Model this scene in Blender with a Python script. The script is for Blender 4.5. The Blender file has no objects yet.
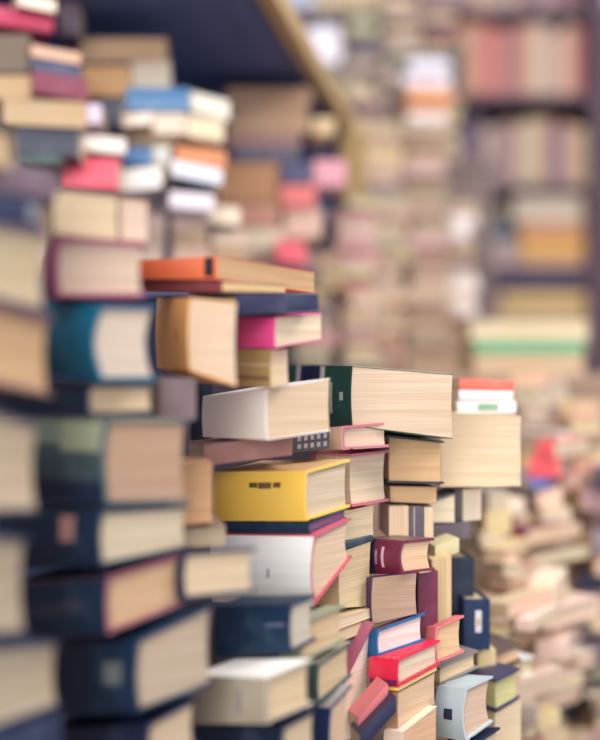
import bpy, bmesh, math, random
from mathutils import Vector, Matrix, Euler

F = 1250.0            # focal length in pixels (50 mm lens on a 24 mm wide portrait frame)
CAMZ = 1.25           # eye height above the floor
scene = bpy.context.scene
coll = scene.collection
rnd = random.Random(7)

# ------------------------------------------------------------------ helpers
def lin(c):
    c = c / 255.0
    return c / 12.92 if c <= 0.04045 else ((c + 0.055) / 1.055) ** 2.4

def col4(c, k=1.0):
    return (min(1, lin(c[0]) * k), min(1, lin(c[1]) * k), min(1, lin(c[2]) * k), 1.0)

MATS = {}
def nodes_of(m):
    m.use_nodes = True
    nt = m.node_tree
    return nt, nt.nodes, nt.links, nt.nodes['Principled BSDF']

def cover_mat(c, rough=0.45):
    """printed card or cloth: fine weave plus slow wear"""
    key = ('cover', tuple(c), rough)
    if key in MATS: return MATS[key]
    m = bpy.data.materials.new('cover_%d_%d_%d' % tuple(c))
    nt, N, L, b = nodes_of(m)
    tc = N.new('ShaderNodeTexCoord')
    n1 = N.new('ShaderNodeTexNoise'); n1.inputs['Scale'].default_value = 38; n1.inputs['Detail'].default_value = 5
    n2 = N.new('ShaderNodeTexNoise'); n2.inputs['Scale'].default_value = 900; n2.inputs['Detail'].default_value = 2
    L.new(tc.outputs['Object'], n1.inputs['Vector']); L.new(tc.outputs['Object'], n2.inputs['Vector'])
    mix = N.new('ShaderNodeMix'); mix.data_type = 'RGBA'; mix.blend_type = 'MIX'
    worn = [min(255, x * 0.82 + 38) for x in c]
    mix.inputs['A'].default_value = col4(c); mix.inputs['B'].default_value = col4(worn)
    ramp = N.new('ShaderNodeMapRange')
    ramp.inputs['From Min'].default_value = 0.5; ramp.inputs['From Max'].default_value = 0.85
    L.new(n1.outputs['Fac'], ramp.inputs['Value']); L.new(ramp.outputs['Result'], mix.inputs['Factor'])
    L.new(mix.outputs['Result'], b.inputs['Base Color'])
    b.inputs['Roughness'].default_value = rough
    bp = N.new('ShaderNodeBump'); bp.inputs['Strength'].default_value = 0.12; bp.inputs['Distance'].default_value = 0.0004
    L.new(n2.outputs['Fac'], bp.inputs['Height']); L.new(bp.outputs['Normal'], b.inputs['Normal'])
    MATS[key] = m
    return m

def page_mat(c, up=False):
    """stack of paper edges: lines one leaf thick, running across the thickness"""
    key = ('page', tuple(c), up)
    if key in MATS: return MATS[key]
    m = bpy.data.materials.new('paper_%d_%d_%d' % tuple(c))
    nt, N, L, b = nodes_of(m)
    tc = N.new('ShaderNodeTexCoord')
    mp = N.new('ShaderNodeMapping')
    mp.inputs['Scale'].default_value = (520, 5, 5) if up else (5, 5, 520)
    L.new(tc.outputs['Object'], mp.inputs['Vector'])
    n1 = N.new('ShaderNodeTexNoise'); n1.inputs['Scale'].default_value = 1.0; n1.inputs['Detail'].default_value = 3
    L.new(mp.outputs['Vector'], n1.inputs['Vector'])
    n2 = N.new('ShaderNodeTexNoise'); n2.inputs['Scale'].default_value = 14; n2.inputs['Detail'].default_value = 4
    L.new(tc.outputs['Object'], n2.inputs['Vector'])
    r1 = N.new('ShaderNodeMapRange'); r1.inputs['From Min'].default_value = 0.38; r1.inputs['From Max'].default_value = 0.6
    L.new(n1.outputs['Fac'], r1.inputs['Value'])
    m1 = N.new('ShaderNodeMix'); m1.data_type = 'RGBA'
    dark = [c[0] * 0.93, c[1] * 0.915, c[2] * 0.89]
    m1.inputs['A'].default_value = col4(dark); m1.inputs['B'].default_value = col4(c)
    L.new(r1.outputs['Result'], m1.inputs['Factor'])
    r2 = N.new('ShaderNodeMapRange'); r2.inputs['From Min'].default_value = 0.52; r2.inputs['From Max'].default_value = 0.8
    r2.inputs['To Max'].default_value = 0.6
    L.new(n2.outputs['Fac'], r2.inputs['Value'])
    m2 = N.new('ShaderNodeMix'); m2.data_type = 'RGBA'
    L.new(m1.outputs['Result'], m2.inputs['A'])
    m2.inputs['B'].default_value = col4([c[0] * 0.95, c[1] * 0.89, c[2] * 0.80])
    L.new(r2.outputs['Result'], m2.inputs['Factor'])
    L.new(m2.outputs['Result'], b.inputs['Base Color'])
    b.inputs['Roughness'].default_value = 0.85
    b.inputs['Specular IOR Level'].default_value = 0.2
    bp = N.new('ShaderNodeBump'); bp.inputs['Strength'].default_value = 0.2; bp.inputs['Distance'].default_value = 0.0006
    L.new(n1.outputs['Fac'], bp.inputs['Height']); L.new(bp.outputs['Normal'], b.inputs['Normal'])
    MATS[key] = m
    return m

def wood_mat(name, c, rough=0.5, axis=1):
    m = bpy.data.materials.new(name)
    nt, N, L, b = nodes_of(m)
    tc = N.new('ShaderNodeTexCoord'); mp = N.new('ShaderNodeMapping')
    s = [30, 30, 30]; s[axis] = 2.0
    mp.inputs['Scale'].default_value = s
    L.new(tc.outputs['Object'], mp.inputs['Vector'])
    n1 = N.new('ShaderNodeTexNoise'); n1.inputs['Scale'].default_value = 1.0; n1.inputs['Detail'].default_value = 6
    L.new(mp.outputs['Vector'], n1.inputs['Vector'])
    mx = N.new('ShaderNodeMix'); mx.data_type = 'RGBA'
    mx.inputs['A'].default_value = col4([v * 0.72 for v in c]); mx.inputs['B'].default_value = col4(c)
    L.new(n1.outputs['Fac'], mx.inputs['Factor']); L.new(mx.outputs['Result'], b.inputs['Base Color'])
    b.inputs['Roughness'].default_value = rough
    return m

def plaster_mat(name, c):
    m = bpy.data.materials.new(name)
    nt, N, L, b = nodes_of(m)
    n1 = N.new('ShaderNodeTexNoise'); n1.inputs['Scale'].default_value = 3; n1.inputs['Detail'].default_value = 6
    tc = N.new('ShaderNodeTexCoord'); L.new(tc.outputs['Object'], n1.inputs['Vector'])
    mx = N.new('ShaderNodeMix'); mx.data_type = 'RGBA'
    mx.inputs['A'].default_value = col4([v * 0.85 for v in c]); mx.inputs['B'].default_value = col4(c)
    L.new(n1.outputs['Fac'], mx.inputs['Factor']); L.new(mx.outputs['Result'], b.inputs['Base Color'])
    b.inputs['Roughness'].default_value = 0.9
    return m

def link(name, bm, mat, parent=None, smooth=False):
    bmesh.ops.remove_doubles(bm, verts=bm.verts, dist=1e-6)
    bmesh.ops.recalc_face_normals(bm, faces=bm.faces)
    me = bpy.data.meshes.new(name)
    bm.to_mesh(me); bm.free()
    if smooth:
        for p in me.polygons: p.use_smooth = True
    me.materials.append(mat)
    if smooth: me.set_sharp_from_angle(angle=math.radians(35))
    o = bpy.data.objects.new(name, me); coll.objects.link(o)
    if parent is not None: o.parent = parent
    return o

def box(bm, lo, hi, bevel=0.0):
    vs = [bm.verts.new((x, y, z)) for x in (lo[0], hi[0]) for y in (lo[1], hi[1]) for z in (lo[2], hi[2])]
    fs = [(0, 1, 3, 2), (4, 6, 7, 5), (0, 4, 5, 1), (2, 3, 7, 6), (0, 2, 6, 4), (1, 5, 7, 3)]
    faces = [bm.faces.new([vs[i] for i in f]) for f in fs]
    if bevel:
        es = list({e for f in faces for e in f.edges})
        bmesh.ops.bevel(bm, geom=es, offset=bevel, segments=2, affect='EDGES', profile=0.6)

def thing(name, label, cat, loc=(0, 0, 0), rot=(0, 0, 0), group=None):
    o = bpy.data.objects.new(name, None); coll.objects.link(o)
    o.empty_display_size = 0.05
    o.location = loc; o.rotation_euler = rot
    o['label'] = label; o['category'] = cat
    if group: o['group'] = group
    return o

def at(x, y, d):
    """the world point that lies at depth d on the sight line through (x, y)"""
    return Vector(((x - 300) / F * d, d, CAMZ + (370 - y) / F * d))

# ------------------------------------------------------------------ a book
class Book:
    """Local frame: near corner at the origin, x along the right-hand face, y along the
    left-hand face, z through the thickness.  zb/zt are planes so that a sagging or
    swollen volume keeps real thickness everywhere."""
    def __init__(s, name, label, loc, rot, lx, ly, t, gb=(0, 0), gt=(0, 0), sp='L', kind='h',
                 cover=(90, 80, 80), pages=(205, 185, 155), up=False, group=None, rough=0.45, seg=6, marks=(), top=None, curve=.05):
        s.lx, s.ly, s.t, s.gb, s.gt, s.sp, s.up = lx, ly, t, gb, gt, sp, up
        s.root = thing(name, label, 'magazine' if name == 'magazine' else 'book', loc, rot, group)
        if not up:
            s.A, s.B, s.T = (lx, ly, t) if sp in ('L', 'BL') else (ly, lx, t)
        else:                                    # standing: pages upright, spine vertical
            s.A, s.B, s.T = ly, t, lx
        hard = kind == 'h'
        ct = min(0.0024, s.T * 0.12) if hard else min(0.0007, s.T * 0.08)
        ov = 0.003 if hard else 0.0004
        if s.T < 0.012: ov = min(ov, 0.0012)
        s.bulge = min(curve * s.T, 0.008) if hard else min(0.03 * s.T, 0.0015)
        s.hard = hard
        n = seg
        # wrap-round cover
        outer, inner = [], []
        outer.append((s.A, s.T)); inner.append((s.A, s.T - ct))
        if hard:
            g = min(0.009, s.A * 0.2)
            outer += [(g + 0.003, s.T), (g, s.T - ct * 0.45), (g - 0.003, s.T)]
            inner += [(g + 0.003, s.T - ct), (g, s.T - ct), (g - 0.003, s.T - ct)]
        for i in range(n + 1):
            w = 1 - i / n
            outer.append((-s.bulge * math.sin(math.pi * w), w * s.T))
            inner.append((ct - s.bulge * math.sin(math.pi * w), ct + w * (s.T - 2 * ct)))
        if hard:
            outer += [(g - 0.003, 0), (g, ct * 0.45), (g + 0.003, 0)]
            inner += [(g - 0.003, ct), (g, ct), (g + 0.003, ct)]
        outer.append((s.A, 0)); inner.append((s.A, ct))
        prof = outer + inner[::-1]
        bm = bmesh.new()
        nb = 5
        rows = [[bm.verts.new(s.P(a, s.B * j / nb, z)) for (a, z) in prof] for j in range(nb + 1)]
        k = len(prof)
        for j in range(nb):
            for i in range(k):
                i2 = (i + 1) % k
                bm.faces.new((rows[j][i], rows[j][i2], rows[j + 1][i2], rows[j + 1][i]))
        h = len(outer)
        for r in (rows[0], rows[-1]):
            for i in range(h - 1):
                bm.faces.new((r[i], r[i + 1], r[k - 2 - i], r[k - 1 - i]))
        s.cover = link('cover', bm, cover_mat(cover, rough), s.root, True)
        # page block, fore edge gently hollow
        bm = bmesh.new()
        prof = []
        hol = s.bulge * 0.8
        for i in range(n + 1):
            w = i / n
            prof.append((s.A - ov - hol * math.sin(math.pi * w), ct + w * (s.T - 2 * ct)))
        for i in range(n + 1):
            w = 1 - i / n
            prof.append((ct * 1.3 - s.bulge * math.sin(math.pi * w), ct + w * (s.T - 2 * ct)))
        nb = 3
        rows = []
        for j in range(nb + 1):
            b = ov + (s.B - 2 * ov) * j / nb
            rows.append([bm.verts.new(s.P(a, b, z)) for (a, z) in prof])
        k = len(prof)
        for j in range(nb):
            for i in range(k):
                i2 = (i + 1) % k
                bm.faces.new((rows[j][i], rows[j][i2], rows[j + 1][i2], rows[j + 1][i]))
        for r in (rows[0], rows[-1]):
            for i in range(n):
                bm.faces.new((r[i], r[i + 1], r[k - 2 - i], r[k - 1 - i]))
        s.pages = link('page_block', bm, page_mat(pages, up), s.root)
        if top: s.mark('front_board_paper', 'T', 0.02, 0.98, 0.02, 0.98, top)
        for mk in marks: s.mark(*mk)

    def P(s, a, b, z):
        """(distance from spine, distance along spine, through thickness) -> local xyz"""
        if s.up:
            x = z
            y = a if s.sp == 'R' else s.ly - a
            zz = b
            return (x, y, zz * (1 + s.gt[0] * x / s.lx) + s.gb[0] * x)
        if s.sp == 'L': x, y = a, b
        elif s.sp == 'BL': x, y = s.lx - a, b
        elif s.sp == 'R': x, y = b, a
        else: x, y = b, s.ly - a
        w = z / s.t
        zb = s.gb[0] * x + s.gb[1] * y
        zt = s.t + s.gt[0] * x + s.gt[1] * y
        return (x, y, zb + (zt - zb) * w)

    def mark(s, name, face, u0, u1, w0, w1, c, wob=0.0, rough=0.45):
        """ink, labels and jacket panels: thin relief following the spine (S) or top board (T)"""
        bm = bmesh.new()
        e = 0.0003
        nu, nw = 4, 6
        g = {}
        for side, off in ((0, -0.0002), (1, e)):
            for i in range(nu + 1):
                for j in range(nw + 1):
                    u = u0 + (u1 - u0) * i / nu; w = w0 + (w1 - w0) * j / nw
                    if face == 'S':
                        p = s.P(-s.bulge * math.sin(math.pi * w) - off, u * s.B, w * s.T)
                    else:
                        p = s.P(u * s.A, w * s.B, s.T + off)
                    g[side, i, j] = bm.verts.new(p)
        for i in range(nu):
            for j in range(nw):
                for sd in (0, 1):
                    bm.faces.new((g[sd, i, j], g[sd, i + 1, j], g[sd, i + 1, j + 1], g[sd, i, j + 1]))
        for i in range(nu):
            for j in (0, nw): bm.faces.new((g[0, i, j], g[0, i + 1, j], g[1, i + 1, j], g[1, i, j]))
        for j in range(nw):
            for i in (0, nu): bm.faces.new((g[0, i, j], g[0, i, j + 1], g[1, i, j + 1], g[1, i, j]))
        return link(name, bm, cover_mat(c, rough), s.cover)

def B(label, C, th, L, R, sp, kind, cover, pages=(205, 185, 155), marks=(), up=False, top=None, rough=0.45, group=None, name=None, curve=.05):
    """a book whose near corner stands at C = (x, top y, bottom y, depth); th = heading of its right-hand face"""
    x, yt, yb, d = C
    pb, pt = at(x, yb, d), at(x, yt, d)
    t = pt.z - pb.z
    a = math.radians(th)
    ur = Vector((math.cos(a), math.sin(a))); ul = Vector((-math.sin(a), math.cos(a)))
    def solve(u, e):
        if isinstance(e, (int, float)): return e, 0.0, 0.0
        k = (e[0] - 300) / F
        q = (k * pb.y - pb.x) / (u.x - k * u.y)
        dd = pb.y + q * u.y
        zt = CAMZ + (370 - e[1]) / F * dd; zb = CAMZ + (370 - e[2]) / F * dd
        ln = e[3] if len(e) > 3 else q
        ln = max(0.02, ln)
        q = max(q, 0.004)
        return ln, (zb - pb.z) / q, (zt - pt.z) / q
    lx, gbx, gtx = solve(ur, R)
    ly, gby, gty = solve(ul, L)
    def upx(px):                     # pixel column on the left-hand face -> fraction of its length
        k = (px - 300) / F
        return (k * pb.y - pb.x) / (ul.x - k * ul.y) / ly
    marks = [(m[0], m[1], upx(m[2]), upx(m[3])) + tuple(m[4:]) if m[1] == 'S' and abs(m[2]) > 2 else m for m in marks]
    nm = name or ('hardback_book' if kind == 'h' else 'paperback_book')
    if up:
        return Book(nm, label, pb, (0, 0, a), lx, ly, t, (gbx, 0), (0, 0), sp, kind, cover, pages, True, group, rough, marks=marks, curve=curve)
    return Book(nm, label, pb, (0, 0, a), lx, ly, t, (gbx, gby), (gtx, gty), sp, kind, cover, pages, False, group, rough, marks=marks, top=top, curve=curve)

NAVY = (16, 42, 68); CREAM = (214, 196, 164); TAN = (198, 172, 136)

# ================================================================== FRONT HEAP, near left edge of the frame
g = None
B('tan page block of thick book at left frame edge, above the brown-orange one', (-60, 211, 287, .70), 65, .15, (49, 231, 314), 'BR', 'h', (96, 72, 88), (190, 171, 138))
B('brown-orange page block at left frame edge, beside the teal spine', (-60, 289, 373, .70), 65, .15, (53, 319, 397), 'BR', 'h', (120, 84, 84), (191, 156, 117))
B('dull tan page block at left frame edge, beside the grey-green spine', (-60, 392, 514, .70), 65, .15, (42, 424, 512), 'BR', 'h', (38, 46, 70), (182, 163, 136))
B('tall greyish tan page block at left frame edge, beside the navy spines', (-60, 528, 641, .70), 65, .15, (30, 538, 634), 'BR', 'h', (40, 48, 72), (172, 156, 131))
B('lowest pale tan page block at left frame edge, bottom corner of the photo', (-60, 648, 750, .70), 65, .15, (62, 641, 706), 'BR', 'h', (34, 42, 74), (174, 159, 134))
B('navy book under the lowest tan page block at the bottom left corner', (-60, 754, 800, .70), 65, .15, (60, 712, 765), 'R', 'h', (22, 34, 62))
B('navy spine lying on top of the leftmost tan page block', (-60, 182, 210, .70), 65, .15, (40, 201, 229), 'R', 'h', (20, 30, 64), marks=[('spine_label', 'S', .86, .97, .2, .8, (120, 120, 118))])
B('dull purple-brown spine just above the leftmost navy spine', (-60, 148, 181, .70), 65, .15, (56, 172, 200), 'R', 'p', (112, 88, 96))
B('small tan page block cut by the left frame edge, above the purple-brown spine', (-70, 112, 147, .68), 65, .13, (13, 134, 171), 'BR', 'p', (150, 120, 90), (193, 167, 131))

# ---- second column (teal and green spines)
B('sandy page block lying on top of the pink-edged book, left side', (54, 190, 234, .88), 14, .15, (118, 197, 240), 'BR', 'p', (205, 180, 150), (206, 186, 153))
B('pale peach page block beside the sandy one, above pink-edged book', (119, 198, 240, .90), 14, .13, (148, 202, 242), 'BR', 'p', (214, 170, 150), (204, 182, 163))
B('tan-paged hardback with dusty pink cover edges, on the teal book', (57, 237, 297, .87), 15, .15, (146, 244, 296), 'L', 'h', (160, 74, 108), (199, 176, 155))
B('hardback with rounded bright teal spine and pale pages', (100, 305, 381, .86), 42, (50, 301, 376, .14), (157, 306, 380), 'L', 'h', (0, 92, 120), (197, 180, 161), marks=[('purple_board_edge', 'T', .03, .98, .0, .99, (90, 74, 108))], rough=.25, curve=0.13)
B('cream-paged book, spine darkened for the gap below the teal book', (88, 384, 417, .88), 42, (35, 382, 415, .14), (156, 384, 413), 'L', 'h', (16, 42, 68), (200, 178, 146))  # navy spine colour stands in for the dark gap here
B('block with shadowed face painted grey-brown, beneath the orange-spined book', (160, 378, 418, .97), 10, .10, (196, 378, 420), 'R', 'p', (126, 104, 104))  # grey-brown is the shade on this face, put into its colour
B('slim navy upright added for the shadowed left side of the white-spined book', (191, 384, 446, 1.17), 4, .03, (205, 384, 446), 'R', 'h', (16, 42, 68), up=True)  # dark upright added where the white book's left side is shadowed
B('brown-paged book with mottled grey-green spine, left of centre', (106, 419, 505, .86), 42, (45, 417, 503, .16), (190, 419, 502), 'L', 'h', (66, 88, 92), (169, 139, 114),
  marks=[('jacket_art', 'S', .02, .34, .62, .97, (160, 168, 138)), ('jacket_art', 'S', .34, .62, .70, .97, (130, 148, 128)), ('jacket_band', 'S', .01, .99, .02, .28, (22, 40, 72))], top=(196, 170, 136))
B('cream-paged book with wide navy spine marked by a pink spot', (100, 510, 567, .86), 42, (35, 508, 568, .14), (190, 505, 547), 'L', 'h', (16, 42, 68), (191, 176, 148),
  marks=[('cover_emblem', 'S', .22, .36, .45, .88, (190, 138, 130))], top=(70, 78, 96))
B('red-edged book with navy spine, tilted, under the pink-spotted one', (108, 577, 634, .86), 45, (38, 582, 640, .14), (182, 555, 604), 'L', 'h', (150, 88, 98), (191, 159, 123),
  marks=[('spine_panel', 'S', 0, 1, 0.01, .99, (16, 42, 68)), ('spine_band', 'S', .2, .75, .4, .62, (56, 62, 82))], top=(24, 40, 66))
B('thick grey-tan page block with navy spine at lower left, biggest there', (137, 640, 713, .87), 42, (62, 641, 716, .16), (215, 602, 684), 'L', 'h', (16, 42, 68), (176, 158, 136),
  marks=[('spine_emblem', 'S', .10, .24, .42, .72, (110, 118, 118))])
B('navy-spined book half out of the bottom edge, lower left', (148, 724, 775, .88), 42, (68, 729, 780, .14), (198, 697, 744), 'L', 'h', (20, 32, 62), (186, 165, 138))

# ---- third column (orange, pink and white spines)
B('thick tan-paged book with a bright orange spine', (190, 298, 370, .96), 15, (157, 298, 368), (237, 303, 386), 'L', 'p', (255, 192, 108), (208, 182, 156),
  marks=[('title_lettering', 'S', .30, .34, .38, .56, (190, 120, 70))], top=(180, 160, 140))
B('orange-red spined book on top of the pile, brown pages', (217, 256, 279, 1.0), 58, (146, 260, 279, .10), (315, 272, 293), 'L', 'p', (226, 112, 72), (190, 156, 116),
  marks=[('publisher_mark', 'S', .03, .12, .1, .95, (34, 32, 40))], top=(196, 130, 90))
B('thin maroon book directly under the orange-red topmost one', (222, 281, 292, 1.0), 55, (146, 280, 292, .10), (286, 285, 293), 'L', 'p', (120, 56, 62), (210, 180, 130))
B('glossy dark navy volume under the thin maroon book', (236, 294, 315, 1.01), 30, (175, 293, 314, .09), (318, 294, 311), 'R', 'h', (38, 40, 66), rough=.3)  # shadow on the underside is painted in as a navy face
B('small book with hot pink spine and cream pages', (275, 317, 348, 1.04), 42, (238, 317, 348), (322, 313, 339), 'L', 'p', (250, 84, 156), (222, 200, 170))
B('mustard-brown striped little book below the hot pink spine', (271, 349, 388, 1.05), 42, (237, 349, 386), (286, 349, 384), 'L', 'p', (186, 158, 104), (214, 190, 156),
  marks=[('spine_stripe', 'S', .05, .95, .2, .3, (140, 112, 80)), ('spine_stripe', 'S', .05, .95, .55, .63, (216, 190, 150))])
B('book with blank white spine and cream pages, above the yellow one', (267, 389, 440, 1.06), 35, (203, 396, 437), (330, 378, 431), 'L', 'p', (250, 245, 236), (206, 182, 152))
B('reddish brown flat book under the white-spined book', (204, 445, 466, 1.10), 15, .08, (292, 434, 455), 'R', 'p', (160, 112, 100))
B('small dark book with pale dotted pattern above the yellow book', (293, 434, 453, 1.16), 8, .09, (329, 429, 449), 'R', 'p', (62, 58, 70),
  marks=[('dot_pattern', 'S', .12 + .18 * i, .22 + .18 * i, .18 + .4 * j, .42 + .4 * j, (160, 148, 142)) for i in range(5) for j in range(2)])
B('orange-tan page block between the brown-paged and the yellow book', (166, 466, 528, 1.00), 10, .10, (213, 463, 522), 'BR', 'p', (196, 150, 110), (216, 172, 128))
B('small grey-tan booklet above the cream book with black spine', (168, 529, 549, 1.00), 10, .08, (226, 526, 546), 'BR', 'p', (140, 120, 106), (190, 170, 144))
B('cream-paged book with narrow black spine, left of the white spine', (183, 553, 600, .90), 20, (174, 555, 599), (256, 547, 592), 'L', 'h', (34, 42, 66), (196, 176, 146))
B('deep navy book under the big white-spined book', (290, 604, 654, .99), 50, (216, 606, 656), (316, 594, 640), 'L', 'h', (12, 42, 70), (190, 180, 160),
  marks=[('title_lettering', 'S', .06, .3, .58, .63, (96, 106, 128))])
B('glossy white-topped book at the lower middle, brightest cover', (267, 678, 724, .93), 40, (190, 676, 724), (313, 659, 704), 'L', 'h', (172, 162, 142), (200, 178, 142), top=(255, 252, 244), rough=.25,  # highlight on the glossy white top is put into its colour
  marks=[('spine_lettering', 'S', .30, .36, .25, .75, (140, 130, 132))])
B('dark navy book under the glossy white-topped one', (282, 727, 775, .94), 40, (186, 727, 775), (318, 708, 752), 'L', 'h', (24, 36, 60), (190, 170, 140))

# ---- fourth column (yellow and white spines)
B('thick book with bright yellow spine and tan cover', (306, 471, 521, 1.10), 58, (215, 472, 521), (350, 459, 507), 'L', 'h', (238, 196, 84), (206, 188, 158), top=(214, 170, 120),
  marks=[('title_lettering', 'S', .26, .34, .68, .78, (96, 74, 44)), ('title_lettering', 'S', .36, .50, .66, .78, (96, 74, 44)), ('title_lettering', 'S', .51, .60, .68, .78, (96, 74, 44))])
B('pale cream book with pink boards right behind the yellow book', (352, 454, 507, 1.20), 50, .05, (389, 450, 501), 'BR', 'h', (196, 100, 118), (218, 198, 166))
B('slim book with muted pink boards, under the green-spined one', (343, 426, 450, 1.19), 25, (330, 427, 450), (389, 422, 447), 'L', 'h', (192, 112, 124), (214, 188, 166), marks=[('spine_panel', 'S', 0, 1, .02, .98, (238, 206, 180))])
B('thin navy book pressed between yellow spine and white spine', (309, 523, 534, 1.10), 58, (216, 521, 532), (346, 509, 518), 'L', 'h', (16, 42, 68), (120, 80, 110))
B('large book with broad white spine and pink-red board edges', (314, 536, 607, 1.09), 58, (213, 534, 602), (352, 518, 557), 'L', 'h', (190, 84, 98), (216, 190, 160),
  marks=[('jacket_spine', 'S', 0, 1, 0.01, .99, (228, 230, 226)), ('publisher_mark', 'S', .39, .42, .44, .56, (160, 162, 160))], curve=0.1)
B('thin dark teal booklet poking out right of the white spine', (339, 545, 551, 1.16), 58, .05, (373, 535, 541), 'R', 'p', (44, 66, 76))
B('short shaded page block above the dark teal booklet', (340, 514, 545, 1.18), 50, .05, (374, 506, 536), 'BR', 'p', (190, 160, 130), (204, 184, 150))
B('cream page block right of the white-spined book, below teal booklet', (340, 553, 608, 1.16), 58, .05, (371, 542, 606), 'BR', 'p', (200, 180, 140), (216, 194, 152))
B('thin cream booklet under the cream page block, sloping up', (338, 618, 630, 1.14), 58, .06, (375, 608, 616), 'BR', 'p', (216, 190, 150), (226, 204, 170))
B('second thin cream booklet of the sloping pair, the lower', (336, 631, 644, 1.14), 58, .06, (374, 617, 628), 'BR', 'p', (190, 160, 120), (222, 200, 160))
B('tan-paged book with pale green boards, lower centre', (300, 622, 664, 1.01), 52, (286, 622, 662), (345, 605, 640), 'L', 'h', (140, 146, 120), (204, 176, 136))
B('tall tan page block with dark green top board, lower centre', (318, 664, 706, 1.03), 58, (312, 664, 706), (352, 641, 676), 'L', 'h', (62, 82, 78), (206, 180, 142), top=(176, 164, 136))
B('tan-paged book with deep blue spine at the bottom edge', (330, 708, 775, 1.03), 55, (312, 708, 775), (352, 684, 742), 'L', 'h', (26, 44, 86), (206, 178, 148), top=(150, 144, 140))
B('dark plum book at the bottom edge left of the deep blue spine', (309, 728, 775, 1.05), 50, .09, .03, 'L', 'h', (62, 34, 66))

# ---- fifth column (green spine, maroon, red)
B('big cream-paged book with dark green white-banded spine', (352, 366, 426, 1.20), 15, (288, 364, 424), (453, 374, 439), 'L', 'p', (36, 82, 66), (208, 186, 160), top=(230, 214, 186),
  marks=[('white_band', 'S', 325, 321, .02, .98, (232, 226, 214)), ('navy_panel', 'S', 321, 301, .02, .98, (28, 40, 74)), ('white_band', 'S', 301, 297.5, .02, .98, (232, 226, 214)),
         ('title_lettering', 'S', 344, 341, .42, .56, (206, 214, 200)), ('title_lettering', 'S', 333, 331, .2, .72, (206, 214, 200))])
B('tan book with black boards beneath the big green-spined book', (387, 435, 483, 1.26), 8, .12, (444, 441, 484), 'BR', 'h', (44, 48, 54), (210, 174, 130))
B('thin tan book under the black-boarded one', (390, 486, 502, 1.27), 8, .12, (437, 487, 504), 'BR', 'p', (150, 120, 92), (206, 170, 128))
B('upright cream booklet left of the dark wedge below the tan books', (389, 506, 538, 1.26), 5, .07, (404, 506, 538), 'BR', 'p', (216, 180, 150), (220, 192, 160), up=True)
B('slim upright dark grey filler for the gap between two cream booklets', (405, 507, 538, 1.27), 5, .07, (413, 507, 538), 'R', 'p', (88, 80, 88), up=True)  # dark filler added for the gap between the leaning booklets
B('upright cream booklet right of the dark wedge', (414, 507, 538, 1.27), 5, .07, (424, 507, 538), 'BR', 'p', (214, 190, 160), (222, 200, 166), up=True)
B('pale wedge-shaped page block below the large blank tan book', (426, 504, 523, 1.33), 12, .08, (455, 494, 523), 'BR', 'p', (110, 112, 110), (222, 210, 180))
B('upright dark grey-purple filler for the gap under the large blank tan book', (455, 489, 524, 1.37), 5, .08, (463, 489, 524), 'R', 'p', (110, 96, 100), up=True)  # added to fill the dark gap between the pale blocks
B('upright white booklet under the large blank tan book', (463, 489, 522, 1.36), 5, .08, (480, 489, 520), 'BR', 'p', (220, 206, 180), (228, 212, 186), up=True)
B('flat dull brown book above the maroon one, right half', (428, 525, 540, 1.33), 10, .10, (470, 523, 539), 'R', 'p', (92, 80, 84))
B('hardback with maroon spine and peach pages, white lettering', (402, 541, 574, 1.19), 32, (364, 538, 574), (434, 538, 570), 'L', 'h', (112, 34, 62), (218, 184, 148), top=(112, 84, 84),
  marks=[('title_lettering', 'S', .40, .46, .2, .8, (220, 180, 190)), ('title_lettering', 'S', .58, .62, .3, .7, (190, 150, 170)), ('dark_panel', 'S', .66, .99, .02, .98, (30, 34, 62))], curve=0.12)
B('small greenish cream book right of the maroon-spined one', (435, 546, 561, 1.29), 12, .07, (459, 538, 552), 'R', 'p', (206, 196, 152))
B('brown-shadowed page block below the maroon-spined book', (372, 577, 625, 1.19), 14, (363, 577, 622), (417, 572, 614), 'L', 'p', (70, 46, 84), (178, 150, 126))  # pages browned so the colour carries the shadow on them
B('upright maroon book right of the shadowed page block', (418, 574, 640, 1.24), 5, .09, (431, 573, 638), 'R', 'h', (104, 36, 64), up=True)
B('tall upright cream book right of the upright maroon one', (432, 560, 626, 1.27), 5, .09, (449, 559, 622), 'BR', 'p', (214, 186, 146), (222, 196, 150), up=True)
B('tan-paged book with pink board, left of the navy labelled book', (436, 627, 664, 1.22), 22, (431, 627, 662), (464, 615, 652), 'L', 'h', (214, 118, 116), (214, 182, 142))
B('dark slate book standing behind the navy labelled book', (450, 557, 612, 1.38), 5, .10, (474, 557, 612), 'R', 'h', (36, 46, 62), up=True)
B('navy upright book with small white label on its spine', (464, 599, 650, 1.35), 5, .10, (490, 599, 650), 'R', 'h', (16, 42, 78), up=True, marks=[('spine_label', 'S', .35, .78, .42, .66, (214, 210, 206)), ('label_emblem', 'S', .48, .62, .48, .6, (206, 150, 140))])
B('white-paged book with bright blue spine above the red one', (377, 630, 657, 1.17), 40, (366, 632, 657), (425, 612, 641), 'L', 'h', (22, 98, 150), (224, 212, 202), top=(92, 62, 84))
B('small book with vivid red spine and red boards', (398, 659, 687, 1.15), 52, (370, 657, 685), (440, 640, 664), 'L', 'h', (222, 32, 66), (222, 202, 174), marks=[('purple_band', 'S', .02, .98, .04, .26, (112, 34, 92))], curve=0.08)
B('thin bright yellow booklet under the vivid red book', (398, 688, 691, 1.15), 52, (374, 686, 689), (437, 667, 670), 'L', 'p', (246, 206, 92))
B('tan-paged book with brown board under the vivid red book', (398, 693, 728, 1.15), 52, (388, 692, 727), (435, 673, 704), 'L', 'p', (176, 140, 110), (212, 182, 148))
B('bottom-edge book with peach pages and cream curled cover', (403, 732, 785, 1.14), 52, (384, 730, 785), (437, 706, 752), 'L', 'p', (232, 208, 184), (214, 174, 138))
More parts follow.
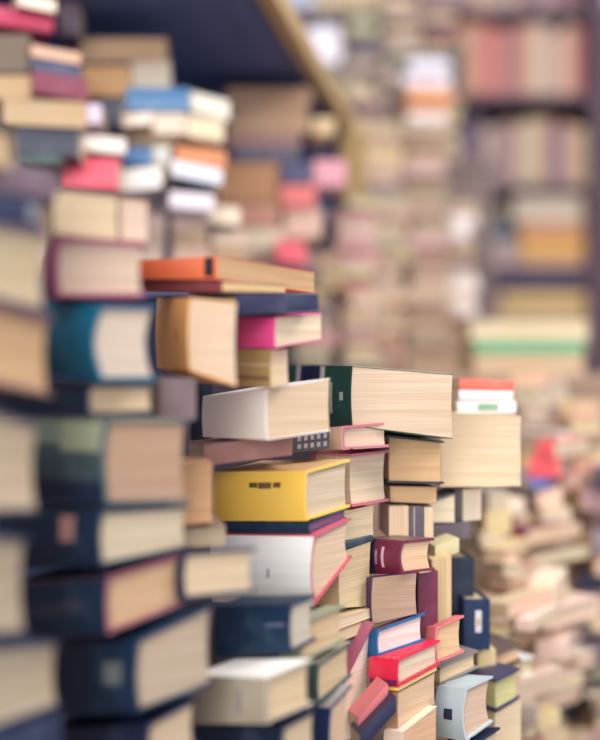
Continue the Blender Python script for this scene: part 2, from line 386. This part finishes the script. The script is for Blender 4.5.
B('blue-black slim book leaning at the bottom edge, left of peach pages', (360, 734, 752, 1.11), 15, .03, (396, 696, 712), 'R', 'p', (36, 42, 70))
B('pink slim book leaning just above the blue-black one', (358, 718, 730, 1.125), 15, .03, (388, 684, 694), 'R', 'p', (214, 116, 120))
B('steep white page block with purple-pink board, left of the blue spine', (341, 688, 790, 1.13), 55, .04, (374, 622, 738), 'BR', 'h', (156, 84, 104), (240, 226, 204))
B('sloping tan book above the pale grey spine, lower right', (440, 668, 686, 1.25), 35, .07, (478, 650, 668), 'BR', 'h', (128, 120, 118), (212, 190, 152))
B('small yellow-cream upright booklet below the navy labelled book', (478, 652, 672, 1.37), 5, .06, (491, 652, 670), 'BR', 'p', (232, 206, 150), (232, 208, 158), up=True)
B('tan book with dark brown board, right of the yellow-cream booklet', (491, 656, 672, 1.41), 20, .08, (521, 644, 660), 'BR', 'h', (96, 78, 70), (220, 184, 150))
B('book with pale grey-blue spine and small dark emblem, lower right', (466, 688, 742, 1.22), 45, (438, 686, 736), (493, 676, 722), 'L', 'h', (180, 194, 196), (210, 182, 156), marks=[('spine_emblem', 'S', .35, .65, .42, .62, (38, 48, 70))], curve=0.12)
B('olive-tinted page block with dark boards, right of pale grey spine', (496, 680, 712, 1.33), 35, .06, (520, 668, 698), 'BR', 'h', (50, 48, 82), (202, 196, 140))
B('navy book below the pale grey spine at the bottom edge', (474, 744, 785, 1.22), 45, (440, 744, 785), (500, 727, 770), 'L', 'h', (22, 32, 60))

B('cream page block under the olive-tinted one, at the bottom edge', (495, 714, 768, 1.33), 30, .06, (522, 700, 752), 'BR', 'p', (206, 186, 150), (222, 202, 166))
B('thin tan book squeezed below the dark brown board', (491, 675, 710, 1.41), 20, .07, (520, 664, 697), 'BR', 'p', (196, 166, 130), (216, 190, 154))
B('plain tan book at the very bottom behind the olive-tinted one', (491, 711, 747, 1.41), 20, .07, (520, 698, 735), 'BR', 'p', (196, 166, 130), (216, 190, 154))

# ---- large blank book and magazines
B('large blank tan page block, right end of the sharp pile', (440, 413, 487, 1.34), 2, .12, (521, 416, 486), 'BR', 'p', (206, 184, 150), (222, 200, 166))
B('white magazine with green mark lying on the large tan book', (457, 401, 413, 1.39), 3, .08, (516, 401, 413), 'R', 'p', (228, 224, 220), marks=[('green_print', 'S', .35, .7, .2, .8, (120, 160, 130))], name='magazine')
B('white magazine lying just beneath the red-orange one', (459, 390, 400, 1.39), 3, .08, (513, 391, 400), 'R', 'p', (226, 220, 218), name='magazine')
B('red-orange magazine topmost on the large tan book', (460, 379, 389, 1.39), 3, .08, (514, 381, 390), 'R', 'p', (232, 104, 84), name='magazine')

# ================================================================== FAR HEAP on the bookcase shelf, upper left
def FB(label, x0, x1, yt, yb, d, cover, pages=None, sp=None, dy=0, th=4, kind='p', depth=.11, **k):
    """blurred book beyond the focus; spine towards us unless pages are given"""
    if sp is None: sp = 'BR' if pages else 'R'
    return B(label, (x0, yt, yb, d), th, depth, (x1, yt + dy, yb + dy), sp, kind, cover, pages or (205, 185, 155), **k)

FB('red book at the top left corner with pale pages above it', -60, 53, -2, 16, 1.80, (186, 50, 84), dy=16, th=20)
FB('pale page edge lying on the red corner book', 18, 56, -8, 5, 1.82, (90, 40, 60), (255, 236, 216), dy=8, th=20)  # white pages with their highlight painted into the colour
FB('dusky purple book behind the red corner book', 58, 78, 1, 34, 1.95, (100, 76, 92))
FB('grey-brown page block near the top left corner', -20, 29, 34, 72, 1.80, (110, 96, 86), (132, 118, 104))
FB('small tan book left of the burgundy spine', -20, 31, 75, 98, 1.80, (190, 160, 120), (206, 176, 136))
FB('book painted peach as a lit top cover, on the slate-blue spine', 31, 81, 44, 56, 1.80, (60, 66, 92), (240, 196, 168), dy=9, th=15)  # light falling on a top cover, painted as peach pages
FB('slate-blue spine above the burgundy one', 31, 81, 58, 69, 1.80, (72, 80, 108), dy=9, th=15)
FB('burgundy spine in the blurred upper left pile', 32, 88, 70, 92, 1.80, (134, 56, 78), dy=9, th=15)
FB('long beige page block under the burgundy spine', 2, 86, 98, 124, 1.80, (180, 150, 116), (206, 180, 144), dy=4)
FB('small lilac-white spine end right of the burgundy spine', 87, 101, 104, 123, 1.82, (214, 196, 214))
FB('black-navy book right of the lilac-white spine end', 101, 122, 98, 126, 1.90, (34, 34, 54))
FB('navy spine in the blurred upper left pile, above the red book', 14, 79, 128, 154, 1.76, (22, 32, 58), dy=3)
FB('dark green board under the blurred navy spine', 16, 60, 155, 164, 1.76, (30, 68, 62))
FB('dull mauve book behind the red book, left', -10, 59, 165, 192, 1.86, (116, 92, 102))
FB('page edge painted bright white as a highlight, above the red book', 79, 126, 134, 150, 1.84, (180, 140, 130), (248, 240, 232), dy=4, th=10)  # highlight painted as near-white page colour
FB('bright red-pink book in the blurred upper left pile', 60, 118, 157, 187, 1.84, (230, 78, 100), dy=2)
FB('tan hardback with mauve board at the top, long', 76, 168, 38, 62, 2.02, (164, 128, 124), (206, 174, 140), kind='h', depth=.14)
FB('orange-tan page block under the long tan hardback', 82, 130, 66, 96, 2.00, (190, 150, 110), (222, 176, 128))
FB('cream page block right of the orange-tan one', 131, 170, 63, 92, 2.02, (206, 190, 170), (224, 210, 188), dy=-2)
FB('bright blue spine in the upper left pile', 126, 190, 87, 110, 1.98, (38, 108, 160), dy=1, kind='h', rough=.3)
FB('white page block right of the bright blue spine', 191, 230, 91, 110, 2.00, (200, 200, 200), (240, 234, 218), dy=10, th=25)
FB('page edge painted white-peach as a highlight, under the blue spine', 123, 152, 114, 126, 1.96, (200, 160, 130), (255, 240, 226), dy=-2)  # peach-white highlight put into the page colour
FB('cream page block under the blue spine, left half', 153, 186, 113, 134, 1.98, (210, 196, 176), (230, 216, 196))
FB('cream page block under the white one, right half', 187, 224, 114, 136, 2.00, (210, 196, 166), (232, 216, 184), dy=6, th=20)
FB('beige book under the white-peach page edge', 126, 176, 128, 146, 2.02, (206, 176, 140), (214, 188, 156))
FB('rusty orange spine right of the small blue book', 176, 226, 146, 164, 1.99, (206, 132, 84), dy=5, th=15)
FB('small blue spine left of the rusty orange one', 124, 152, 148, 164, 1.96, (64, 112, 160))
FB('pale grey book end beside the small blue spine', 153, 170, 146, 164, 1.99, (196, 196, 188))
FB('spine painted blue-white as a highlight, tilted right, above a dark board', 172, 222, 160, 175, 1.96, (222, 222, 232), dy=10, th=20)  # bluish highlight painted as the spine colour
FB('dark board under the tilted white spine', 173, 214, 177, 183, 1.97, (32, 40, 54), dy=9, th=20)
FB('white rounded book end under the small blue spine', 123, 162, 170, 191, 1.95, (236, 228, 220), dy=-4)
FB('lilac-white spine under the dark board', 170, 214, 191, 207, 1.97, (230, 216, 222), dy=4, th=12)
FB('dark slot-like book left of the lilac-white spine', 150, 169, 186, 210, 2.03, (58, 56, 78))
FB('cream rounded book end left of the red splash', 207, 240, 204, 222, 2.05, (226, 206, 180), dy=4)
# filling of the shelf between, down to its board
pal = [(206, 176, 156), (222, 186, 170), (196, 166, 140), (214, 190, 170), (204, 150, 140), (184, 156, 128), (226, 206, 190)]
rr = random.Random(3)
names_c = ['peach', 'pinkish', 'light brown', 'pale beige', 'rosy', 'dull brown', 'off-white']
for ci, (cx, y0) in enumerate([(8, 196), (60, 192), (126, 196), (172, 216), (212, 232)]):
    y = y0; k = 0
    while y < 272:
        h = rr.choice([13, 16, 20])
        i = rr.randrange(7)
        col = ['at the far left', 'over the pink-edged book', 'left of the lilac-white spine', 'under the lilac-white spine', 'left of the red splash'][ci]
        place = ['top', 'second', 'third', 'fourth', 'fifth', 'sixth', 'seventh'][k]
        wd = [46, 56, 38, 38, 36][ci]
        FB('blurred %s book, %s down in the shelf row %s' % (names_c[i], place, col), cx, cx + wd + rr.uniform(-6, 2), y, min(y + h - .6, 277), 2.03 + .01 * ci, pal[i],
           pal[(i + 3) % 7] if rr.random() < .6 else None, th=rr.uniform(-3, 10), depth=.10)
        y += h; k += 1

# deeper books under the shelf
FB('wide brown volume topmost of the dim pile under the shelf', 226, 312, 88, 103, 2.44, (150, 122, 108), (176, 144, 120), depth=.16)
FB('second brown volume of the dim pile under the shelf', 232, 308, 104, 117, 2.44, (150, 122, 108), (182, 150, 124), depth=.16)
FB('third, palest volume of the dim pile under the shelf', 228, 310, 118, 131, 2.44, (160, 134, 116), (190, 160, 130), depth=.16)
FB('reddish brown spine in the dim pile under the shelf', 226, 300, 132, 146, 2.44, (150, 108, 98), depth=.16)
FB('slate spine low in the dim pile under the shelf', 232, 300, 147, 161, 2.44, (86, 80, 100), depth=.16)
FB('yellow-tan small book right of the dim pile', 313, 335, 118, 134, 2.5, (206, 180, 134), depth=.12)
FB('orange-brown broad block at the foot of the dim pile', 216, 280, 163, 201, 2.44, (190, 142, 104), (196, 150, 112), depth=.16)
FB('dark blue-purple small book beside the orange-brown block', 281, 312, 163, 183, 2.44, (66, 66, 104), depth=.12)
FB('pink book right of the dark blue-purple one', 314, 346, 160, 186, 2.5, (214, 150, 160), depth=.12)
FB('rosy red book under the dark blue-purple one', 281, 316, 185, 207, 2.44, (220, 112, 106), depth=.12)
FB('brown flat book under the orange-brown block', 216, 280, 203, 226, 2.44, (186, 130, 104), depth=.14)
FB('cream book, off-white and blurred, above the orange-red top book', 240, 284, 228, 250, 2.42, (222, 206, 176), (230, 214, 186), depth=.12)
FB('vivid rose splash of a book cover beyond the topmost book', 276, 306, 240, 262, 2.40, (234, 92, 106), depth=.10, dy=3)
FB('tan book right of the vivid rose cover', 285, 322, 209, 238, 2.46, (206, 172, 150), depth=.12)
FB('brown book at the shelf floor beneath the cream one', 240, 275, 252, 272, 2.42, (150, 112, 92), depth=.12)
FB('dark plum book at the shelf floor beneath the rose cover', 277, 320, 266, 278, 2.42, (90, 66, 84), depth=.12)

# ================================================================== random upright stacks, far away
ORD = ['topmost', 'second', 'third', 'fourth', 'fifth', 'sixth', 'seventh', 'eighth', 'ninth', 'tenth', 'eleventh', 'twelfth', 'thirteenth', 'fourteenth',
       'fifteenth', 'sixteenth', 'seventeenth', 'eighteenth', 'nineteenth', 'twentieth', 'twenty-first', 'twenty-second', 'twenty-third', 'twenty-fourth', 'twenty-fifth', 'twenty-sixth',
       'twenty-seventh', 'twenty-eighth', 'twenty-ninth', 'thirtieth']
def stack(xpx, wpx, ytop, zbase, d, where, palette, seed, tmin=.022, tmax=.045, pagep=.6, group=None, special=None, jit=.025, yaw=14, wr=(.85, 1.12), pgk=1.0):
    """a free-standing pile: every book rests on the one below"""
    r = random.Random(seed)
    ztop = CAMZ + (370 - ytop) / F * d
    ts = []
    z = zbase
    while z < ztop:
        t = r.uniform(tmin, tmax); ts.append(t); z += t
    k = (ztop - zbase) / sum(ts)
    ts = [t * k for t in ts]
    z = zbase
    n = len(ts)
    for i, t in enumerate(ts):
        nm, c = r.choice(palette)
        w = wpx / F * d * r.uniform(*wr)
        dp = r.uniform(.11, .16)
        X = (xpx - 300) / F * d + r.uniform(-jit, jit) * .6
        Y = d + r.uniform(-jit, jit)
        pg = r.random() < pagep
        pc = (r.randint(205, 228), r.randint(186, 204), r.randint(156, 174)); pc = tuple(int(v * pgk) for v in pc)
        ypx = 370 - (z + t / 2 - CAMZ) / d * F
        if special:
            for (a, b, nm2, c2) in special:
                if a <= ypx <= b: nm, c, pg = nm2, c2, False
        rank = n - 1 - i
        lab = '%s %s, %s in %s' % (nm, 'book, page edges outward' if pg else 'book spine', ORD[min(rank, 29)], where)
        th = math.radians(r.uniform(-yaw, yaw))
        cs, sn = math.cos(th), math.sin(th)
        ox = X - (w / 2 * cs); oy = Y - (w / 2 * sn)
        Book('paperback_book' if r.random() < .5 else 'hardback_book', lab, (ox, oy, z), (0, 0, th), w, dp, t * .985, sp='BR' if pg else 'R',
             kind=r.choice('ph'), cover=c, pages=pc, group=group, seg=3)
        z += t
    return n

MID = [('rose-beige', (190, 154, 144)), ('lilac-grey', (160, 142, 148)), ('cream', (200, 180, 158)), ('off-white', (236, 224, 218)), ('dusty pink', (196, 146, 142)),
       ('brown-beige', (160, 132, 112)), ('mauve', (136, 110, 118)), ('light tan', (184, 158, 130)), ('pale grey', (172, 164, 158)), ('rust', (180, 120, 104))]
CRM = [('cream', (236, 216, 186)), ('ivory', (244, 230, 206)), ('white', (244, 238, 228)), ('peach', (240, 204, 176)), ('light tan', (212, 184, 144)), ('pale pink', (234, 202, 184)), ('beige', (216, 196, 164)), ('yellow-cream', (228, 206, 150)),
       ('salmon', (226, 168, 148)), ('warm grey', (176, 160, 146))]
ZB = 0.62      # height of the low bench under the far piles
GG = 'piles behind the sharp books'
ZC = 1.24      # top of the counter behind
ZK = 1.86      # top of the tall cabinet behind that
n = 0
n += stack(318, 42, 250, ZC, 2.75, 'pile just right of the bookcase post', MID, 11, pgk=.96)
n += stack(360, 38, 196, ZC, 2.80, 'pile in front of the bookcase post', MID, 31, pgk=.96)
n += stack(382, 46, 120, ZC, 3.05, 'pink-toned pile in the centre background', MID, 12, pgk=.96)
n += stack(428, 46, 60, ZC, 3.15, 'pale pile left of the bookshelf', MID, 33, special=[(58, 82, 'bright white', (226, 222, 230)), (94, 112, 'orange', (214, 146, 96))], pgk=.85)
n += stack(456, 34, 200, ZC, 3.30, 'rosy pile touching the bookshelf', MID, 16, pgk=.96)
n += stack(326, 30, -15, ZK, 3.70, 'high pile behind the bookcase post', [('slate', (83, 81, 88)), ('grey-green', (99, 102, 89)), ('mauve', (112, 92, 100)), ('brown', (112, 89, 76)), ('white', (185, 180, 184)), ('pale rose', (206, 176, 170))], 14,
           special=[(30, 62, 'highlight white', (246, 240, 246))])  # blurred highlight painted as a near-white spine
n += stack(362, 36, -15, ZK, 3.75, 'second high pile behind the bookcase post', [('slate', (75, 76, 84)), ('grey-green', (96, 100, 86)), ('brown', (104, 83, 73)), ('mauve', (112, 89, 92))], 34)
n += stack(400, 38, -15, ZK, 3.80, 'high grey pile in the centre background', [('grey', (112, 100, 100)), ('grey-green', (102, 104, 92)), ('brown-grey', (104, 84, 81)), ('pinkish', (140, 112, 108))], 15)
n += stack(440, 40, -15, ZK, 3.85, 'high dusky pile beside the bookshelf', [('plum', (83, 60, 73)), ('navy', (40, 46, 73)), ('red-brown', (140, 83, 76)), ('mauve', (116, 92, 99))], 17)
n = 0
HV = dict(yaw=50, wr=(.65, 1.25), jit=.035)
SH = [('mauve', (110, 92, 104)), ('lilac-grey', (146, 126, 136)), ('plum', (84, 66, 86)), ('night blue', (44, 46, 76)), ('rosy', (190, 150, 146))]  # dim cover colours that stand in for the shadowy aisle
n += stack(496, 26, 492, ZB, 1.76, 'cream heap behind the blank tan book', CRM, 21, .014, .034, .6, **HV)
n += stack(521, 26, 500, ZB, 1.88, 'cream heap right of the blank tan book', CRM, 41, .014, .034, .6, special=[(515, 545, 'wine red', (122, 40, 76))], **HV)
n += stack(547, 28, 440, ZB, 1.98, 'heap topped by the coral red book', CRM, 22, .016, .034, .6, special=[(440, 470, 'coral red', (246, 100, 104)), (472, 488, 'periwinkle', (96, 112, 176)), (556, 572, 'black-blue', (48, 52, 72))], **HV)
n += stack(576, 28, 400, ZB, 2.12, 'cream heap near the right frame edge', CRM, 23, .018, .034, .6, special=[(640, 745, 'plum-grey', (92, 78, 96))], **HV)  # low plum-grey covers are painted dark for the dim aisle floor
n += stack(530, 32, 372, ZB, 2.30, 'tall heap under the green book', CRM, 42, .02, .04, .6, **HV)
n += stack(512, 26, 604, ZB, 1.56, 'low cream heap beside the navy labelled book', CRM, 24, .012, .026, .65, **HV)
n += stack(540, 26, 580, ZB, 1.70, 'low cream heap at the lower right', CRM, 28, .012, .028, .65, **HV)
n += stack(604, 30, 470, ZB, 2.00, 'mauve heap added for the shadowy aisle at the right edge', SH, 26, .02, .04, .2)  # pile added in place of the dark aisle
FB('large cream book with green underside, below the bookshelf', 470, 590, 320, 340, 2.66, (222, 206, 168), (226, 212, 176), depth=.18, kind='h')
FB('flat green book beneath the large cream one, below the bookshelf', 474, 584, 341, 353, 2.66, (104, 176, 128), depth=.16, dy=1)
FB('tan slab book under the flat green one', 474, 584, 354, 374, 2.66, (206, 178, 146), (212, 186, 152), depth=.16)

# ================================================================== BACKGROUND BOOKSHELVES
D = 4.8
shelfwood = wood_mat('dusky_wood', (112, 88, 98), .6, 0)
root = thing('wooden_bookshelf', 'dusky purple-brown wooden bookshelf with rows of books in the right background', 'bookshelf', (at(510, 370, D).x, D, 0))
xl, xr = (436 - 510) / F * D, (590 - 510) / F * D
def board(name, lo, hi, mat):
    bm = bmesh.new(); box(bm, lo, hi, .002); return link(name, bm, mat, root)
ZS = [CAMZ + (370 - y) / F * D for y in (9, 94, 184, 268)]
for z in ZS: board('shelf_board', (xl, 0, z - .028), (xr, .3, z), shelfwood)
board('shelf_board', (xl, 0, .08), (xr, .3, .11), shelfwood)
board('shelf_board', (xl, 0, ZS[3] - .42), (xr, .3, ZS[3] - .39), shelfwood)
zt = ZS[0] + .45
board('side_panel', (xr, -.02, 0), (xr + .06, .3, zt), wood_mat('side_wood', (116, 88, 98), .6, 2))
board('side_panel', (xl - .03, -.02, 0), (xl, .3, zt), shelfwood)
board('top_board', (xl, 0, zt - .03), (xr, .3, zt), shelfwood)
board('back_panel', (xl, .3, 0), (xr, .315, zt), wood_mat('back_wood', (58, 60, 86), .7, 2))
rx = random.Random(5)
P1 = [('peach', (232, 160, 120)), ('salmon', (220, 130, 110)), ('cream', (226, 196, 160)), ('coral', (222, 110, 96)), ('slate', (96, 92, 108)), ('orange-tan', (226, 168, 112)), ('rosewood', (160, 100, 96)), ('beige', (206, 176, 146))]
P2 = [('chestnut', (168, 100, 76)), ('cream', (212, 190, 160)), ('grey', (150, 140, 140)), ('plum', (96, 70, 96)), ('tan', (206, 170, 136)), ('peach', (220, 162, 130)), ('blue-grey', (96, 96, 130)), ('straw', (216, 190, 140))]
def shelf_row(z, x0, x1, hmin, hmax, P, where):
    x = x0; i = 0
    first = {}
    while x < x1 - .02:
        w = rx.uniform(.026, .052)
        if x + w > x1: w = x1 - x
        nm, c = rx.choice(P); c = tuple(int(.8 * v + .2 * m_) for v, m_ in zip(c, (150, 118, 118)))
        h = rx.uniform(hmin, hmax)
        Book('hardback_book', '%s spine standing %s from the left on the %s shelf' % (nm, ORD[i].replace('topmost', 'first'), where), (510 - 510 + root.location.x + x, D + .03, z + .0005), (0, 0, 0), w * .97, .2, h,
             sp='R', kind='h', cover=c, up=True, group='books on the %s background shelf' % where, seg=3)
        x += w; i += 1
shelf_row(ZS[1], xl + .09, xr - .004, .24, .285, P1, 'upper')
shelf_row(ZS[2], xl + .09, xr - .004, .22, .27, P2, 'middle')
shelf_row(ZS[0], xl + .03, xr - .004, .24, .285, P2, 'topmost')
def lying(label, x0, x1, y0, y1, c, pages=None):
    FB(label, x0, x1, y0, y1 - .3, D + .02, c, pages, th=0, depth=.2, kind='h')
lying('cream large book lying on the lower shelf', 513, 584, 196, 222, (224, 208, 182), (226, 210, 186))
lying('dark teal book lying on the lower shelf, left side', 464, 511, 225, 238, (30, 92, 104))
lying('olive-brown book lying above the dark teal one', 466, 508, 206, 224, (126, 108, 86))
lying('pinkish grey book lying under the dark teal one', 462, 518, 239, 253, (186, 160, 154))
lying('mauve-beige book at the bottom of the lower shelf, left', 462, 518, 254, 267.5, (190, 160, 150))
lying('brown-orange book lying under the cream large book', 520, 584, 223, 240, (214, 146, 96))
lying('amber yellow book lying low on the shelf', 520, 584, 241, 257, (240, 180, 84))
lying('tan book at the bottom of the lower shelf, right', 520, 584, 258, 267.5, (206, 160, 130))
ZL = ZS[3]
lying('purple-navy book lying under the lower shelf board', 474, 586, 276, 291, (48, 40, 86))
lying('golden tan book lying under the purple-navy one', 500, 586, 292, 308, (226, 184, 112))
lying('beige-gold book lying third under the lower shelf board', 496, 586, 309, 322, (216, 184, 132))
lying('dull mauve book lying left of the golden tan one', 462, 497, 292, 322, (150, 120, 126))
lying('straw-coloured book lying beneath the beige-gold one', 462, 586, 323, 340, (220, 200, 156))
lying('faded rose book lying at the foot of the low shelf pile', 462, 586, 341, 358, (200, 166, 150))
board('shelf_board', (xl, 0, CAMZ + (370 - 358) / F * D - .028), (xr, .3, CAMZ + (370 - 358) / F * D), shelfwood)

# ================================================================== BOOKCASE of the upper left: board overhead, post, lower board
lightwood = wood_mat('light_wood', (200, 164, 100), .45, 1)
shade_wood = wood_mat('shaded_underside', (92, 108, 152), .7, 1)  # blue shade of the underside put into the wood colour
ang = math.radians(90 - 8.8)
p0 = at(268, 0, 1.96); p0.z = CAMZ + .58
bc = thing('wooden_bookcase', 'wooden bookcase at upper left with dark shelf underside and light front edge', 'bookcase', (p0.x, p0.y, 0), (0, 0, -math.radians(8.8)))
def bboard(name, lo, hi, mat, bev=.002):
    bm = bmesh.new(); box(bm, lo, hi, bev); return link(name, bm, mat, bc)
# local y runs along the shelf into the depth, local x to the right (front edge at x = 0)
bboard('shelf_board', (-.62, -.15, 1.83), (-.012, 1.08, 1.855), shade_wood)
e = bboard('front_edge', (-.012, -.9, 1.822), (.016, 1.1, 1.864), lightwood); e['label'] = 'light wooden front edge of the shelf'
bboard('shelf_board', (-.62, -.15, 1.36), (-.012, .56, 1.385), shade_wood)
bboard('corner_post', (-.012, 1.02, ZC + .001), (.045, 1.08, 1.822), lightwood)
bboard('corner_post', (-.62, 1.02, 0), (-.57, 1.08, 1.83), shade_wood)
bboard('back_panel', (-.64, -.15, .7), (-.62, 1.08, 2.2), shade_wood)
bboard('end_panel', (-.57, 1.06, ZC + .001), (-.012, 1.078, 1.83), shade_wood)

for (x_, y_, w_, dp_, z1, wh) in ((-.29, .70, .12, .12, .998, 'left corner'), (-.17, .90, .13, .12, .918, 'second column')):
    z_ = CAMZ - .425; k_ = 0; m_ = max(1, int((z1 - z_) / .035))
    for k_ in range(m_):
        t_ = (z1 - z_) / m_
        Book('hardback_book', '%s book from the table up, below the bottom edge of the photo, %s' % (['first', 'second', 'third', 'fourth', 'fifth'][k_], wh), (x_, y_, z_ + k_ * t_), (0, 0, .6), w_, dp_, t_ * .99, sp='R', cover=(40, 48, 70), seg=3)
# ================================================================== tables under the piles
tablewood = wood_mat('table_wood', (120, 88, 66), .5, 1)
ZT = CAMZ - .425
def table(name, label, cx, cy, w, dpt, z, rz):
    t = thing(name, label, 'table', (cx, cy, 0), (0, 0, rz))
    bm = bmesh.new(); box(bm, (-w / 2, -dpt / 2, z - .03), (w / 2, dpt / 2, z), .003); link('tabletop', bm, tablewood, t)
    for sx in (-1, 1):
        for sy in (-1, 1):
            bm = bmesh.new(); x = sx * (w / 2 - .05); y = sy * (dpt / 2 - .05)
            box(bm, (x - .025, y - .025, 0), (x + .025, y + .025, z - .03), .003); link('leg', bm, tablewood, t)
table('display_table', 'brown wooden table carrying the sharp pile of books in front', -.09, 1.06, .44, .9, ZT, -.45)
table('low_bench', 'low brown wooden bench carrying the blurred cream heaps on the right', .6, 1.95, .84, 1.0, ZB, 0)
def cabinet(name, label, x0, x1, y0, y1, z, c):
    t = thing(name, label, 'cabinet', ((x0 + x1) / 2, (y0 + y1) / 2, 0)); w = (x1 - x0) / 2; q = (y1 - y0) / 2
    m = wood_mat(name + '_wood', c, .5, 0)
    bm = bmesh.new(); box(bm, (-w, -q, 0), (w, q, z - .03), .003); link('body', bm, m, t)
    bm = bmesh.new(); box(bm, (-w - .01, -q - .01, z - .03), (w + .01, q + .01, z), .003); link('countertop', bm, m, t)
    for k in (-1, 1):
        bm = bmesh.new(); a, b = sorted((k * .01, k * (w - .01))); box(bm, (a, -q - .018, .08), (b, -q, z - .05), .003); d_ = link('door', bm, m, t)
        bm = bmesh.new(); box(bm, (k * .05 - .008, -q - .034, z * .55), (k * .05 + .008, -q - .018, z * .55 + .1), .002); link('handle', bm, m, d_)
cabinet('low_cabinet', 'light brown wooden cabinet under the pink-toned piles, behind the sharp books', .05, .72, 2.6, 3.5, ZC, (186, 154, 128))
cabinet('tall_cabinet', 'taller brown cabinet under the high grey piles in the background', .02, .56, 3.62, 4.1, ZK, (132, 108, 100))

# ================================================================== ROOM
def struct(name, lo, hi, mat):
    bm = bmesh.new(); box(bm, lo, hi); o = link(name, bm, mat); o['kind'] = 'structure'; return o
wallm = plaster_mat('wall_plaster', (120, 104, 108))
struct('floor', (-1.6, -1.6, -.05), (2.6, 6, 0), wood_mat('floor_wood', (84, 70, 74), .5, 1))
struct('wall_left', (-1.65, -1.6, 0), (-1.6, 6, 3.0), wallm)
struct('wall_back', (-1.6, 6, 0), (2.6, 6.05, 3.0), wallm)

# ================================================================== LIGHT
def area(name, loc, size, power, c, target):
    l = bpy.data.lights.new(name, 'AREA'); l.shape = 'RECTANGLE'; l.size, l.size_y = size; l.energy = power; l.color = c
    o = bpy.data.objects.new(name, l); coll.objects.link(o); o.location = loc
    o.rotation_euler = (Vector(target) - Vector(loc)).to_track_quat('-Z', 'Y').to_euler()
    return o
area('overhead_light', (0, .2, 2.9), (1.4, .8), 20, (1, .93, .82), (.0, 1.2, 1.1))
area('overhead_light', (1.2, 1.0, 2.6), (1.0, .6), 34, (1, .94, .86), (.5, 2.1, .9))  # added fill, placed to brighten the cream heaps on the right
area('overhead_light', (.9, 3.1, 2.95), (1.6, .5), 14, (1, .93, .86), (.5, 3.6, 1))
area('front_fill_light', (-.55, -1.3, 1.75), (1.4, 1.1), 66, (1.0, .95, .9), (0, 1.3, 1.15))  # unseen fill added behind the camera to brighten the left-facing spines
w = bpy.data.worlds.new('room_air'); scene.world = w; w.use_nodes = True
w.node_tree.nodes['Background'].inputs['Color'].default_value = (.74, .78, 1.0, 1)
w.node_tree.nodes['Background'].inputs['Strength'].default_value = 1.15

# ================================================================== CAMERA
cd = bpy.data.cameras.new('camera'); cam = bpy.data.objects.new('camera', cd); coll.objects.link(cam)
cam.location = (0, 0, CAMZ); cam.rotation_euler = (math.pi / 2, 0, 0)
cd.sensor_fit = 'HORIZONTAL'; cd.sensor_width = 24; cd.lens = 50
cd.dof.use_dof = True; cd.dof.focus_distance = 1.2; cd.dof.aperture_fstop = 1.4
cd.clip_start = .01
scene.camera = cam
scene.view_settings.view_transform = 'Standard'; scene.view_settings.look = 'None'
scene.view_settings.gamma = 1; scene.view_settings.exposure = -0.2
